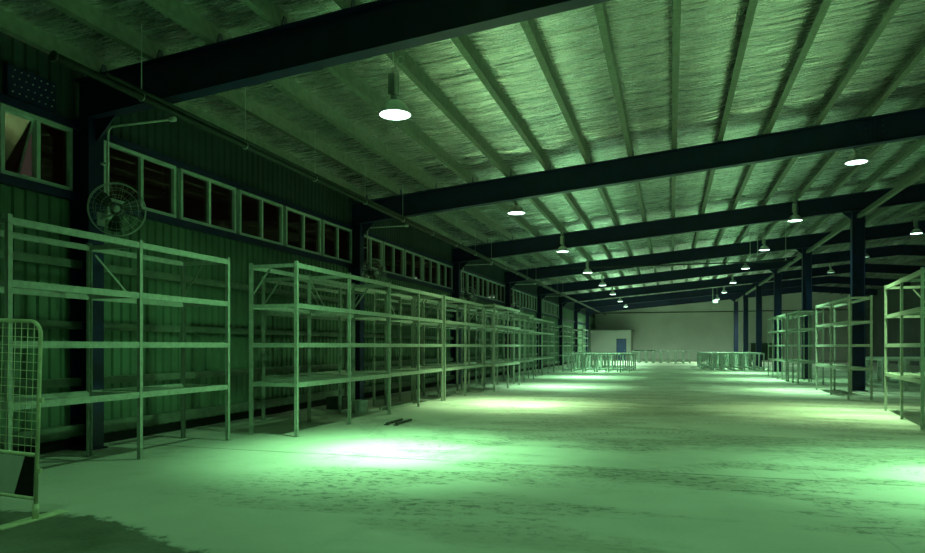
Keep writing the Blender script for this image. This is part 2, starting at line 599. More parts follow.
# ------------------------------------------------------------------ steel frames
FW, TF, TW = 0.22, 0.016, 0.012
raf_name = ['nearest navy roof rafter, from the first wall column', 'second navy roof rafter from the camera', 'third navy roof rafter, over the first interior column',
            'fourth navy roof rafter from the camera', 'fifth navy roof rafter from the camera', 'sixth navy roof rafter from the camera',
            'seventh navy roof rafter from the camera', 'farthest navy roof rafter before the end wall']
cleat = None
for i, y in enumerate(BAYS):
    r = empty('roof_rafter', (XL, y, raf_bot(XL)))
    tag(r, raf_name[i], 'roof beam', 'navy roof rafters')
    poly = [(XL + 0.03, 0), (XRIDGE, 0), (XR - 0.05, 0)]
    P = [Vector((px - XL, 0, raf_bot(px) - raf_bot(XL))) for px, _ in poly]
    up = Vector((0, 0, 1))
    for nm, z0, z1, hw in (('web', TF, RD - TF, TW / 2), ('bottom_flange', 0, TF, FW / 2), ('top_flange', RD - TF, RD, FW / 2)):
        mb = MB()
        v = []
        for p in P:
            for yy, zz in ((-hw, z0), (hw, z0), (hw, z1), (-hw, z1)):
                v.append((p.x, yy, p.z + zz))
        q = []
        for s in range(2):
            for k in range(4):
                q.append([s * 4 + k, s * 4 + (k + 1) % 4, s * 4 + 4 + (k + 1) % 4, s * 4 + 4 + k])
        q += [[3, 2, 1, 0], [8, 9, 10, 11]]
        mb.add(v, q)
        mb.build(nm, 'navy', r)
    # bolted splice near the interior column line
    sp = MB()
    for xo in (-0.02, 0.02):
        px = 4.35 + xo
        sp.box((px - XL - 0.012, -FW / 2, raf_bot(px) - raf_bot(XL)), (px - XL + 0.012, FW / 2, raf_top(px) - raf_bot(XL)))
    for a in range(2):
        for k in range(4):
            px = 4.18 + a * 0.34
            z = raf_bot(px) - raf_bot(XL) + 0.1 + k * 0.13
            sp.box((px - XL - 0.018, -0.035, z), (px - XL + 0.018, -TW / 2, z + 0.035))
    sp.build('splice_plate', 'navy', r)
    # triangular purlin cleats on top of the rafter
    if cleat is None:
        cb = MB()
        cb.add([(0, -0.09, 0), (0.012, -0.09, 0), (0.012, 0.09, 0), (0, 0.09, 0), (0, -0.03, 0.17), (0.012, -0.03, 0.17), (0.012, 0.03, 0.17), (0, 0.03, 0.17)],
               [[0, 3, 2, 1], [4, 5, 6, 7], [0, 1, 5, 4], [1, 2, 6, 5], [2, 3, 7, 6], [3, 0, 4, 7]])
        cleat = cb.build('purlin_cleat', 'navy')
        first = True
    for px in PX:
        if px > 15:
            continue
        if first:
            c = cleat
            first = False
        else:
            c = cleat.copy()
            COL.objects.link(c)
        c.parent = r
        c.location = (px + 0.035 - XL, 0, raf_top(px) - raf_bot(XL) - 0.001)


# purlins: lipped channels running the length of the roof
def purlin_mesh():
    mb = MB()
    wd, lp, t = 0.115, 0.025, 0.004
    pr = [(-0.035, 0), (wd - 0.035, 0), (wd - 0.035, lp), (wd - 0.035 - t, lp), (wd - 0.035 - t, t), (-0.035 + t, t), (-0.035 + t, PD - t),
          (wd - 0.035 - t, PD - t), (wd - 0.035 - t, PD - lp), (wd - 0.035, PD - lp), (wd - 0.035, PD), (-0.035, PD)]
    L = YF - YN
    v = [(-a, 0.02, z) for a, z in pr] + [(-a, L - 0.02, z) for a, z in pr]
    k = len(pr)
    q = [[i, (i + 1) % k, k + (i + 1) % k, k + i] for i in range(k)]
    q += [list(range(k))[::-1], [k + i for i in range(k)]]
    mb.add(v, q)
    return mb


p0 = None
for i, px in enumerate(PX):
    if p0 is None:
        p0 = purlin_mesh().build('roof_purlin', 'galv')
        o = p0
    else:
        o = p0.copy()
        COL.objects.link(o)
    o.location = (px, YN, raf_top(px) + 0.001)
    if px < XRIDGE:
        lab = 'galvanised roof purlin under the foil, %s from the left wall' % ORD[i]
    else:
        lab = 'galvanised roof purlin beyond the ridge, %s towards the right wall' % ORD[i - len([q for q in PX if q < XRIDGE])]
    tag(o, lab, 'purlin', 'galvanised roof purlins')


def h_section(mb, w_, d_, z0, z1, t=0.016):
    # flanges face +x / -x
    mb.box((-d_ / 2, -w_ / 2, z0), (-d_ / 2 + t, w_ / 2, z1))
    mb.box((d_ / 2 - t, -w_ / 2, z0), (d_ / 2, w_ / 2, z1))
    mb.box((-d_ / 2 + t, -t / 2, z0), (d_ / 2 - t, t / 2, z1))


for i, y in enumerate(BAYS):
    xc = XL + 0.175
    zt = raf_bot(xc)
    r = empty('wall_column', (xc, y, 0))
    tag(r, 'navy steel wall column carrying the %s roof rafter from the camera' % ORD[i], 'column', 'navy left wall columns')
    mb = MB()
    h_section(mb, 0.28, 0.35, 0.02, zt - 0.002)
    mb.build('shaft', 'navy_column', r)
    MB().box((-0.2, -0.17, 0), (0.22, 0.17, 0.02)).build('base_plate', 'navy_column', r)
    kb = MB()
    kb.add([(0.18, -0.012, zt - 0.005), (0.18, -0.012, zt - 0.35), (0.55, -0.012, zt - 0.005 + SL * 0.35), (0.18, 0.012, zt - 0.005), (0.18, 0.012, zt - 0.35), (0.55, 0.012, zt - 0.005 + SL * 0.35)],
           [[0, 1, 2], [5, 4, 3], [0, 3, 4, 1], [1, 4, 5, 2], [2, 5, 3, 0]])
    kb.build('knee_gusset', 'navy_column', r)

XC = 6.15
icol = ['nearest tall navy interior column among the right racks', 'second navy interior column back on the right', 'third navy interior column back on the right',
        'fourth navy interior column back on the right', 'fifth navy interior column back on the right', 'farthest thin looking navy interior column before the end wall']
for i, y in enumerate(BAYS[2:]):
    zt = raf_bot(XC)
    r = empty('interior_column', (XC, y, 0))
    tag(r, icol[i], 'column', 'navy interior columns on the right')
    mb = MB()
    h_section(mb, 0.26, 0.40, 0.02, zt - 0.03)
    mb.build('shaft', 'navy_column', r)
    MB().box((-0.26, -0.2, 0), (0.26, 0.2, 0.02)).build('base_plate', 'navy_column', r)
    cp = MB()
    cp.box((-0.26, -0.13, zt - 0.028), (0.2, 0.13, zt - 0.0175 - 0.002))
    cp.add([(-0.2, -0.01, zt - 0.03), (-0.5, -0.01, zt - 0.045), (-0.2, -0.01, zt - 0.3), (-0.2, 0.01, zt - 0.03), (-0.5, 0.01, zt - 0.045), (-0.2, 0.01, zt - 0.3)],
           [[0, 1, 2], [5, 4, 3], [0, 3, 4, 1], [1, 4, 5, 2], [2, 5, 3, 0]])
    cp.build('cap_gusset', 'navy_column', r)
# longitudinal struts between the interior column heads
for i in range(-1, 5):
    y0, y1 = 26.05 + 9.05 * i, 26.05 + 9.05 * (i + 1)
    mb = MB().box((XC - 0.06, y0 + (0.14 if i >= 0 else 0), 5.93), (XC + 0.06, y1 - 0.14, 6.07))
    tag(mb.build('column_strut', 'galv'), ('pale strut tube running from the nearest interior column toward the camera' if i < 0 else
        'pale strut tube between the %s and %s interior columns on the right' % (ORD[i], ORD[i + 1])), 'strut', 'struts between interior column heads')


# ------------------------------------------------------------------ lamps
def make_lamp(lens):
    r = empty('high_bay_lamp')
    mb = MB()
    prof = [(0.235, 0.0), (0.24, 0.008), (0.232, 0.02), (0.215, 0.06), (0.185, 0.115), (0.145, 0.165), (0.10, 0.2), (0.06, 0.215), (0.055, 0.215)]
    inner = [(0.05, 0.205), (0.095, 0.19), (0.138, 0.157), (0.178, 0.11), (0.208, 0.058), (0.225, 0.018), (0.23, 0.002)]
    mb.lathe(prof + inner, 36)
    mb.build('reflector', 'alu', r)
    MB().lathe([(0.001, -0.018), (0.09, -0.014), (0.17, -0.004), (0.224, 0.006), (0.224, 0.012), (0.001, 0.012)], 36).build('lens', lens, r)
    MB().lathe([(0.001, 0.205), (0.052, 0.205), (0.052, 0.25), (0.064, 0.255), (0.064, 0.27), (0.045, 0.275), (0.001, 0.275)], 20).build('lamp_holder', 'alu', r)
    g2 = MB()
    g2.box((-0.085, -0.06, 0.30), (0.015, 0.06, 0.60))
    for k in range(6):
        g2.box((-0.092, -0.05, 0.32 + 0.045 * k), (-0.085, 0.05, 0.335 + 0.045 * k))
    g2.tube([(-0.035, 0, 0.272), (-0.035, 0, 0.302)], 0.02, 8)
    g2.build('ballast_box', 'alu', r)
    MB().tube([(0.05, 0, 0.27), (0.055, 0, 0.45), (0.05, 0, 0.62), (0.0, 0, 0.70)], 0.010, 6).build('cable', 'conduit', r)
    h = MB()
    h.tube([(-0.035, 0, 0.6), (-0.035, 0, 0.68)], 0.012, 8)
    h.ring((-0.035, 0, 0.72), 0.045, 0.008, (0, 1, 0), 20, 6)
    h.tube([(-0.035, 0, 0.76), (-0.035, 0, 0.95)], 0.010, 8)
    h.build('hook', 'alu', r)
    cl = MB()
    pts = [(0.09 + 0.05 * cos(t), 0.0, 0.80 + 0.06 * sin(t)) for t in [k * 0.35 for k in range(17)]]
    cl.tube(pts, 0.007, 6)
    cl.build('cable_coil', 'conduit', r)
    return r


def spot(name, par, power, colr, ang, blend, rad=0.12):
    ld = bpy.data.lights.new(name, 'SPOT')
    ld.energy = power
    ld.color = colr
    ld.spot_size = radians(ang)
    ld.spot_blend = blend
    ld.shadow_soft_size = rad
    o = bpy.data.objects.new(name, ld)
    COL.objects.link(o)
    o.parent = par
    o.location = (0, 0, -0.06)
    return o


lampP = make_lamp('lens')
lampD = make_lamp('lens_dim')
usedP = [False, False]
rows = [(-3.95, 0.95, 4.95, GREEN, 1.0, True, 'high-bay lamp of the left row above and behind the viewer'),
        (4.10, 0.95, 5.7, GREEN, 0.5, True, 'high-bay lamp of the middle row above and behind the viewer')]
ys = [9.1, 17.5, 25.5, 33.5, 41.6, 49.7, 57.8, 65.9]
zl = [4.95, 5.10, 5.15, 5.18, 5.25, 5.3, 5.3, 5.3]
cl = [GREEN, YELLOW, PALE, CYAN, CYAN, CYAN, CYAN, CYAN]
pl = [1.0, 0.95, 0.85, 1.0, 1.1, 1.3, 1.6, 1.8]
for i in range(8):
    rows.append(((-3.88 if i == 0 else -3.95) - 0.012 * max(0, i - 3) * 4, ys[i], zl[i], cl[i], pl[i], True,
                 'lit high-bay lamp, %s in the left row hanging over the floor' % (ORD[i] if i else 'nearest the camera')))
zr = [5.75, 5.80, 5.88, 5.96, 6.0, 5.9, 5.85, 5.85]
cr = [GREEN, YELLOW, PALE, CYAN, CYAN, CYAN, CYAN, CYAN]
prr = [1.5, 0.9, 0.9, 1.0, 1.1, 1.3, 1.6, 1.8]
for i in range(8):  # farthest lamp of this row is added to brighten the end wall
    rows.append((4.10, ys[i], zr[i], cr[i], prr[i], True,
                 'high-bay lamp of the middle row in front of the interior columns, %s from the camera' % ORD[i]))
for i in range(4):
    rows.append((10.15, ys[i + 3], 6.42, CYAN, 0.5 if i == 0 else 0.15, i == 0,
                 'high-bay lamp beyond the interior columns on the right, %s from the camera%s' % (ORD[i], '' if i == 0 else ', glowing dimly')))
for (x, y, z, c, p, lit, lab) in rows:
    k = 0 if lit else 1
    proto = (lampP, lampD)[k]
    if not usedP[k]:
        o = proto
        usedP[k] = True
    else:
        o = copy_tree(proto)
    o.location = (x, y, z)
    tag(o, lab, 'lamp', 'high-bay lamps hanging from the roof')
    # hanger up to the purlin line
    top = raf_top(x)
    hg = MB().tube([(-0.035, 0, 0.94), (-0.035, 0, top - z - 0.012)], 0.009, 6).box((-0.30, -0.03, top - z - 0.012), (0.30, 0.03, top - z))
    hg.build('hanger', 'alu', o)
    rows_light = (o, c, p)
    spot('beam_light', o, BEAM_W * p * (1.25 if c == YELLOW else 1.0), c, 72, 1.0)
    spot('core_light', o, CORE_W * p * (0.4 if c == YELLOW else 1.0), c, 38, 1.0, 0.2)
    spot('wide_light', o, WIDE_W * p * (5.5 if y > 60 else 0.66), PALE if y > 60 else c, 172 if y > 60 else 152, 0.6)


# ------------------------------------------------------------------ long-span racks
LV = (0.88, 1.565, 2.24, 2.93)


def make_rack(n, bay, depth, panels=(), braces=True, height=3.0, pw=0.06):
    """aisle face at x=0, racks go to -x; bays along +y from y=0"""
    r = empty('shelving_rack')
    for i in range(n + 1):
        y = i * bay
        for x in (0.0, -depth):
            mb = MB()
            s = -1 if x == 0 else 1
            t = 0.004
            # slotted channel upright
            mb.box((x, y - pw / 2, 0.006), (x + s * t, y + pw / 2, height))
            mb.box((x, y - pw / 2, 0.006), (x + s * 0.05, y - pw / 2 + t, height))
            mb.box((x, y + pw / 2 - t, 0.006), (x + s * 0.05, y + pw / 2, height))
            u = mb.build('upright', 'rack', r)
            MB().box((x + s * 0.075, y - 0.055, 0), (x - s * 0.015, y + 0.055, 0.006)).build('foot_plate', 'rack', u)
        for z in LV:
            MB().box((-0.052, y - 0.018, z - 0.03), (-depth + 0.052, y + 0.018, z + 0.03)).build('cross_tie', 'rack', r)
        if i in (0, n) and braces:
            kb = MB()
            kb.bar((-depth + 0.05, y + 0.026, 2.45), (-depth + 0.38, y + 0.026, 2.88), 0.006, 0.03)
            kb.build('knee_brace', 'rack', r)
    for i in range(n):
        y0, y1 = i * bay + pw / 2 + 0.001, (i + 1) * bay - pw / 2 - 0.001
        for z in LV:
            for x, s in ((-0.004, -1), (-depth + 0.004, 1)):
                mb = MB()
                mb.box((x, y0, z - 0.04), (x + s * 0.045, y1, z + 0.02))
                mb.box((x, y0, z + 0.02), (x + s * 0.022, y1, z + 0.04))
                mb.build('beam', 'rack', r)
        if braces and i == n - 1:
            MB().bar((-depth - 0.006, y0 + 0.1, 2.85), (-depth - 0.006, y0 + 0.75, 2.3), 0.006, 0.03).build('back_brace', 'rack', r)
        for (bi, li, f0, f1) in panels:
            if bi != i:
                continue
            z = LV[li] + 0.031
            mb = MB()
            k = 0
            yy = y0 + (y1 - y0) * f0
            yend = y0 + (y1 - y0) * f1
            while yy < yend - 0.1:
                ye = min(yy + 0.3, yend)
                mb.box((-0.028, yy, z), (-depth + 0.028, ye - 0.012, z + 0.014))
                yy = ye
            mb.build('shelf_panel', 'rack_panel', r)
    return r


LG = 'tall grey racks along the left wall'
RG = 'tall grey racks along the right columns'


def rack(x, y, n, bay, depth, panels, label, group, rz=0.0, mirror=False):
    r = make_rack(n, bay, depth, panels, not mirror)
    if mirror:
        r.rotation_euler = (0, 0, pi + rz)
        r.location = (x, y + n * bay, 0)
    else:
        r.rotation_euler = (0, 0, rz)
        r.location = (x, y, 0)
    tag(r, label, 'rack', group)
    return r


rack(-6.92, 5.52, 2, 1.9, 0.93, ((0, 0, 0.0, 0.35), (1, 0, 0.1, 0.5)), 'nearest tall grey rack standing alone at left behind the mesh barrier', LG)
rack(-6.07, 10.03, 2, 1.965, 0.95, ((0, 0, 0.0, 1.0), (1, 0, 0.0, 0.6)), 'second tall grey rack on the left, brightest lit beside the floor light pool', LG)
rack(-6.13, 14.09, 2, 1.85, 0.95, ((0, 0, 0.0, 0.6), (1, 0, 0.0, 1.0)), 'third tall grey rack back in the left aisle row', LG)
rack(-6.10, 17.92, 2, 2.0, 0.95, ((0, 0, 0.1, 0.9),), 'fourth tall grey rack back in the left aisle row', LG)
rack(-5.72, 22.05, 2, 1.97, 0.95, ((0, 0, 0.0, 1.0),), 'tall grey rack on the left sticking farther out into the aisle', LG)
rack(-6.08, 26.6, 2, 2.0, 0.95, ((1, 0, 0.0, 1.0),), 'sixth tall grey rack back, just behind the one sticking out', LG)
rack(-6.55, 31.8, 2, 1.8, 0.95, ((0, 0, 0.0, 0.7),), 'seventh tall grey rack back on the left, set back toward the wall', LG)
rack(-6.60, 35.56, 2, 1.9, 0.95, ((1, 0, 0.0, 0.7),), 'eighth tall grey rack back on the left, behind the set-back one', LG)
rack(-7.0, 45.5, 2, 1.9, 0.95, (), 'tall rack far back on the left, directly left of the low frame cluster', LG)
rack(-7.0, 56.0, 2, 1.9, 0.95, (), 'farthest tall rack on the left, near the office room', LG)
BG = 'tall racks between the aisle row and the left wall'
rack(-7.28, 12.05, 2, 1.85, 0.85, ((0, 0, 0.0, 0.5),), 'dim tall rack against the left wall, behind the second aisle rack', BG)
rack(-7.28, 17.5, 2, 1.9, 0.85, ((0, 0, 0.0, 1.0), (1, 0, 0.3, 1.0)), 'dim tall rack against the left wall, behind the fourth aisle rack', BG)
rack(-7.28, 21.4, 2, 1.9, 0.85, ((1, 0, 0.0, 1.0),), 'dim tall rack against the left wall, behind the rack sticking out', BG)
rack(-7.28, 26.5, 2, 2.0, 0.85, ((0, 0, 0.0, 1.0),), 'dim tall rack against the left wall, behind the sixth aisle rack', BG)
rack(-7.65, 31.2, 2, 1.9, 0.55, (), 'shallow dim tall rack by the left wall, behind the set-back rack', BG)

th = math.atan2(4.85 - 4.39, 18.2 - 14.28)
rk = make_rack(2, 1.97, 0.95, ((0, 0, 0.0, 1.0), (1, 0, 0.0, 0.5)))
rk.rotation_euler = (0, 0, pi - th)
rk.location = (4.86, 18.2, 0)
tag(rk, 'nearest tall pale rack at the right edge of the picture', 'rack', RG)
rack(4.86, 21.65, 2, 2.25, 0.62, ((0, 0, 0.0, 1.0),), 'tall rack on the right standing beside the nearest interior column', RG, 0, True)
rack(4.85, 29.6, 2, 1.2, 0.95, (), 'narrow tall rack in the middle of the right row, between two columns', RG, 0, True)
rack(4.80, 32.2, 2, 1.15, 0.95, (), 'narrow tall rack on the right beside the second interior column', RG, 0, True)
rack(4.80, 34.7, 2, 1.55, 0.95, (), 'farthest tall rack of the right row', RG, 0, True)


# ------------------------------------------------------------------ low steel frames (stacked stage-like tables)
def make_low(wx, wy, h):
    r = empty('low_steel_frame')
    t = MB()
    t.box((0, 0, h - 0.08), (wx, 0.05, h)).box((0, wy - 0.05, h - 0.08), (wx, wy, h))
    t.box((0, 0.05, h - 0.08), (0.05, wy - 0.05, h)).box((wx - 0.05, 0.05, h - 0.08), (wx, wy - 0.05, h))
    k = 1
    nn = int((wy - 0.1) / 0.3)
    for k in range(1, nn):
        y = 0.05 + (wy - 0.1) * k / nn
        t.box((0.05, y - 0.04, h - 0.03), (wx - 0.05, y + 0.04, h - 0.005))
    t.build('top_frame', 'low', r)
    for x in (0.0, wx - 0.08):
        for y in (0.0, wy - 0.08):
            MB().box((x, y, 0), (x + 0.08, y + 0.08, h - 0.08)).build('leg', 'low', r)
    for y in (0.015, wy - 0.045):
        MB().box((0.06, y, 0.12), (wx - 0.06, y + 0.03, 0.17)).build('lower_rail', 'low', r)
    for x in (0.015, wx - 0.045):
        MB().box((x, 0.06, 0.12), (x + 0.03, wy - 0.06, 0.17)).build('lower_rail', 'low', r)
    return r


lowP = make_low(0.6, 2.3, 1.10)
used = [False]


def low(x, y, lab, grp, rz=0.0):
    if not used[0]:
        o = lowP
        used[0] = True
    else:
        o = copy_tree(lowP)
    o.location = (x, y, 0)
    o.rotation_euler = (0, 0, rz)
    tag(o, lab, 'low frame', grp)


RW = ['front', 'second', 'third', 'rear']
for j in range(3):
    for i in range(6):
        low(-6.3 + 0.68 * i, 40.5 + 2.42 * j, 'low pale steel frame, %s from the left in the %s row of the left cluster' % (ORD[i], RW[j]), 'low frames in the left cluster')
for j in range(4):
    for i in range(6):
        low(1.95 + 0.62 * i, 46.0 + 2.42 * j, 'low pale steel frame, %s from the left in the %s row of the right cluster' % (ORD[i], RW[j]), 'low frames in the right cluster')
for i in range(8):
    low(-3.45 + 0.645 * i, 63.0, 'low pale steel frame, %s from the left in the far row before the end wall' % ORD[i], 'low frames in the far row')
for j in range(2):
    for i in range(4):
        low(7.2 + 0.72 * i, 27.2 + 2.6 * j, 'pale low frame, %s in the %s row beyond the nearest interior column' % (ORD[i], RW[j]), 'low frames beyond the interior column')
b = MB().box((-3.3, 64.2, 1.102), (-1.4, 65.2, 1.17))
tag(b.build('dark_board', 'black'), 'dark flat board lying on the far row of low frames', 'board')

# ------------------------------------------------------------------ far end: office room, door, cupboards, sign
yo = 75.5
w = MB().box((XL + 0.02, yo, 0), (-4.2, yo + 0.12, 3.30)).box((-4.32, yo + 0.12, 0), (-4.2, YF - 0.01, 3.30))
tag(w.build('wall_office', 'office'), 'pale low office room wall in the far left corner', 'wall', kind='structure')
w = MB().box((XL + 0.02, yo - 0.06, 3.301), (-4.1, YF - 0.01, 3.38))
tag(w.build('trim_7', 'dark_panel'), 'dark flat roof edge of the far office room', 'roof edge', kind='structure')
d = empty('door_1', (-5.69, yo - 0.02, 0))
tag(d, 'small dark blue door in the far office room wall', 'door', kind='structure')
MB().box((0, -0.03, 0.01), (0.95, 0.015, 2.3)).build('door_leaf', 'door', d)
dfm = MB().box((-0.06, -0.04, 0), (-0.002, 0.018, 2.36)).box((0.952, -0.04, 0), (1.01, 0.018, 2.36)).box((-0.002, -0.04, 2.302), (0.952, 0.018, 2.36))
dfm.build('door_frame', 'navy', d)
MB().tube([(0.85, -0.031, 1.05), (0.85, -0.08, 1.05), (0.74, -0.08, 1.05)], 0.012, 8).build('door_handle', 'alu', d)
w = MB().box((8.4, 79.6, 0.02), (11.4, 79.75, 1.88))
for k in range(7):
    w.box((8.4 + 0.49 * k, 79.56, 0), (8.46 + 0.49 * k, 79.6, 1.9))
tag(w.build('dark_partition', 'dark_panel'), 'dark green low partition against the far wall behind the columns', 'partition')
c = empty('tall_cabinet', (7.5, 78.8, 0))
tag(c, 'pale tall cabinet by the far wall, seen between two interior columns', 'cabinet')
MB().box((0, 0.02, 0), (0.7, 0.6, 1.85)).build('body', 'low', c)
MB().box((0.01, 0, 0.08), (0.345, 0.02, 1.83)).build('door', 'low', c)
MB().box((0.355, 0, 0.08), (0.69, 0.02, 1.83)).build('door', 'low', c)
tag(MB().tube([(XL + 0.1, YF - 0.1, 5.42), (6.0, YF - 0.1, 5.42), (XR - 0.1, YF - 0.1, 5.42)], 0.05, 8).build('wall_pipe', 'pipe'), 'thin dark horizontal pipe across the pale far wall', 'pipe')

e = empty('exit_sign', (3.42, 58.0, 5.05))
tag(e, 'small lit green-white exit sign hanging from the roof before the end wall', 'sign')
MB().box((-0.22, -0.04, 0.0), (0.22, 0.04, 0.27)).build('housing', 'alu', e)
MB().box((-0.20, -0.047, 0.02), (0.20, -0.041, 0.25)).build('sign_face', 'exit', e)
hz = raf_top(3.4) - 5.05
MB().tube([(-0.15, 0, 0.27), (-0.15, 0, hz)], 0.012, 6).tube([(0.15, 0, 0.27), (0.15, 0, hz)], 0.012, 6).build('hanger_rod', 'alu', e)
e = empty('cable_tray', (2.2, 57.2, 4.42))
tag(e, 'small pale tray bar hanging on one rod left of the exit sign', 'tray')
MB().box((0, -0.06, 0), (1.3, 0.06, 0.05)).build('tray', 'conduit', e)
MB().tube([(0.99, 0, 0.05), (0.99, 0, raf_top(3.19) - 4.42)], 0.018, 6).build('rod', 'conduit', e)

# thin conduit drops from the roof
for (x, y, z0, lab) in ((3.3, 31.6, 5.55, 'left of two thin conduit drops hanging by the middle lamp row'), (3.6, 31.6, 5.5, 'right of two thin conduit drops hanging by the middle lamp row'),
                        (4.85, 32.5, 5.35, 'thin conduit drop hanging before the second interior column')):
    mb = MB().tube([(0, 0, raf_top(x) - z0 + 0.2), (0, 0, 0.05)], 0.014, 6)
    mb.box((-0.03, -0.03, 0), (0.03, 0.03, 0.06))
    tag(mb.build('conduit_drop', 'conduit', None, (x, y, z0)), lab, 'conduit', 'thin conduit drops from the roof')

# ------------------------------------------------------------------ eave pipes on hangers
o = MB().tube([(-6.76, 5.9, 4.88), (-6.76, 40.0, 4.88), (-6.76, 74.0, 4.88)], 0.05, 10)
o.ring((-6.76, 5.92, 4.88), 0.05, 0.014, (0, 1, 0), 20, 6)
for k in range(9):
    o.ring((-6.76, 11.9 + 6.1 * k, 4.88), 0.052, 0.013, (0, 1, 0), 16, 6)
tag(o.build('eave_pipe', 'pipe'), 'thick dull pipe running under the rafters along the left windows', 'pipe')
o = MB().tube([(-6.707, 6.6, 4.933), (-6.707, 40.0, 4.933), (-6.707, 74.0, 4.933)], 0.025, 8)
tag(o.build('eave_conduit', 'pipe'), 'thinner conduit running beside the thick pipe under the rafters', 'conduit')
k = 0
yv = 7.25
while yv < 46:
    if min(abs(yv - q) for q in BAYS) > 0.18:
        zt = raf_top(-6.76)
        mb = MB().tube([(0, 0, 0.055), (0, 0, zt - 4.88 + 0.15)], 0.007, 6)
        mb.ring((0, 0, 0), 0.056, 0.006, (0, 1, 0), 16, 6)
        mb.box((-0.022, -0.02, 0.05), (0.022, 0.02, 0.09))
        tag(mb.build('pipe_hanger', 'conduit', None, (-6.76, yv, 4.88)), 'thin rod hanger holding the thick eave pipe, %s along from the camera' % ORD[k], 'hanger', 'rod hangers of the eave pipe')
        k += 1
    yv += 2.28
o = MB().tube([(-6.4, 34.5, 5.55), (0, 34.5, 5.55), (5.5, 34.5, 5.55)], 0.03, 8)
for xx in (-5.5, -2.6, 0.3, 3.2):
    o.tube([(xx, 34.5, 5.55), (xx, 34.5, raf_top(xx) + 0.1)], 0.008, 6)
    o.tube([(xx + 0.3, 34.5, 5.53), (xx + 0.3, 34.5, 5.40)], 0.014, 6)
tag(o.build('sprinkler_pipe', 'pipe'), 'thin sprinkler pipe crossing the hall before the fourth rafter', 'pipe')


# ------------------------------------------------------------------ wall fans with conduit arms
def make_arm(y, lab, zt=4.86):
    x0 = -8.13
    pts = [(0, 0, 3.55)]
    R = 0.09
    pts.append((0, 0, zt - R))
    for a in range(1, 7):
        t = a / 6 * pi / 2
        pts.append((R - R * cos(t), 0, zt - R + R * sin(t)))
    pts.append((1.14, 0, zt))
    r = empty('bent_conduit', (x0, y, 0))
    tag(r, lab, 'conduit arm', 'bent conduit arms on the wall columns')
    MB().tube(pts, 0.017, 8).build('pipe', 'conduit', r)
    MB().tube([(1.14, 0, zt), (1.23, 0, zt)], 0.036, 10).box((-0.04, -0.04, 3.47), (0.04, 0.04, 3.56)).build('end_box', 'conduit', r)
    cl = MB()
    for z in (3.7, 4.3):
        cl.box((-0.12, -0.03, z), (0.0, 0.03, z + 0.025))
    cl.build('clip', 'conduit', r)


make_arm(-0.85 + 0.0, 'bent grey conduit arm whose white end shows at the upper left picture edge')
for i, c0 in enumerate(BAYS[:5]):
    make_arm(c0 + 0.10, 'bent grey conduit arm standing out from the %s wall column' % ORD[i])


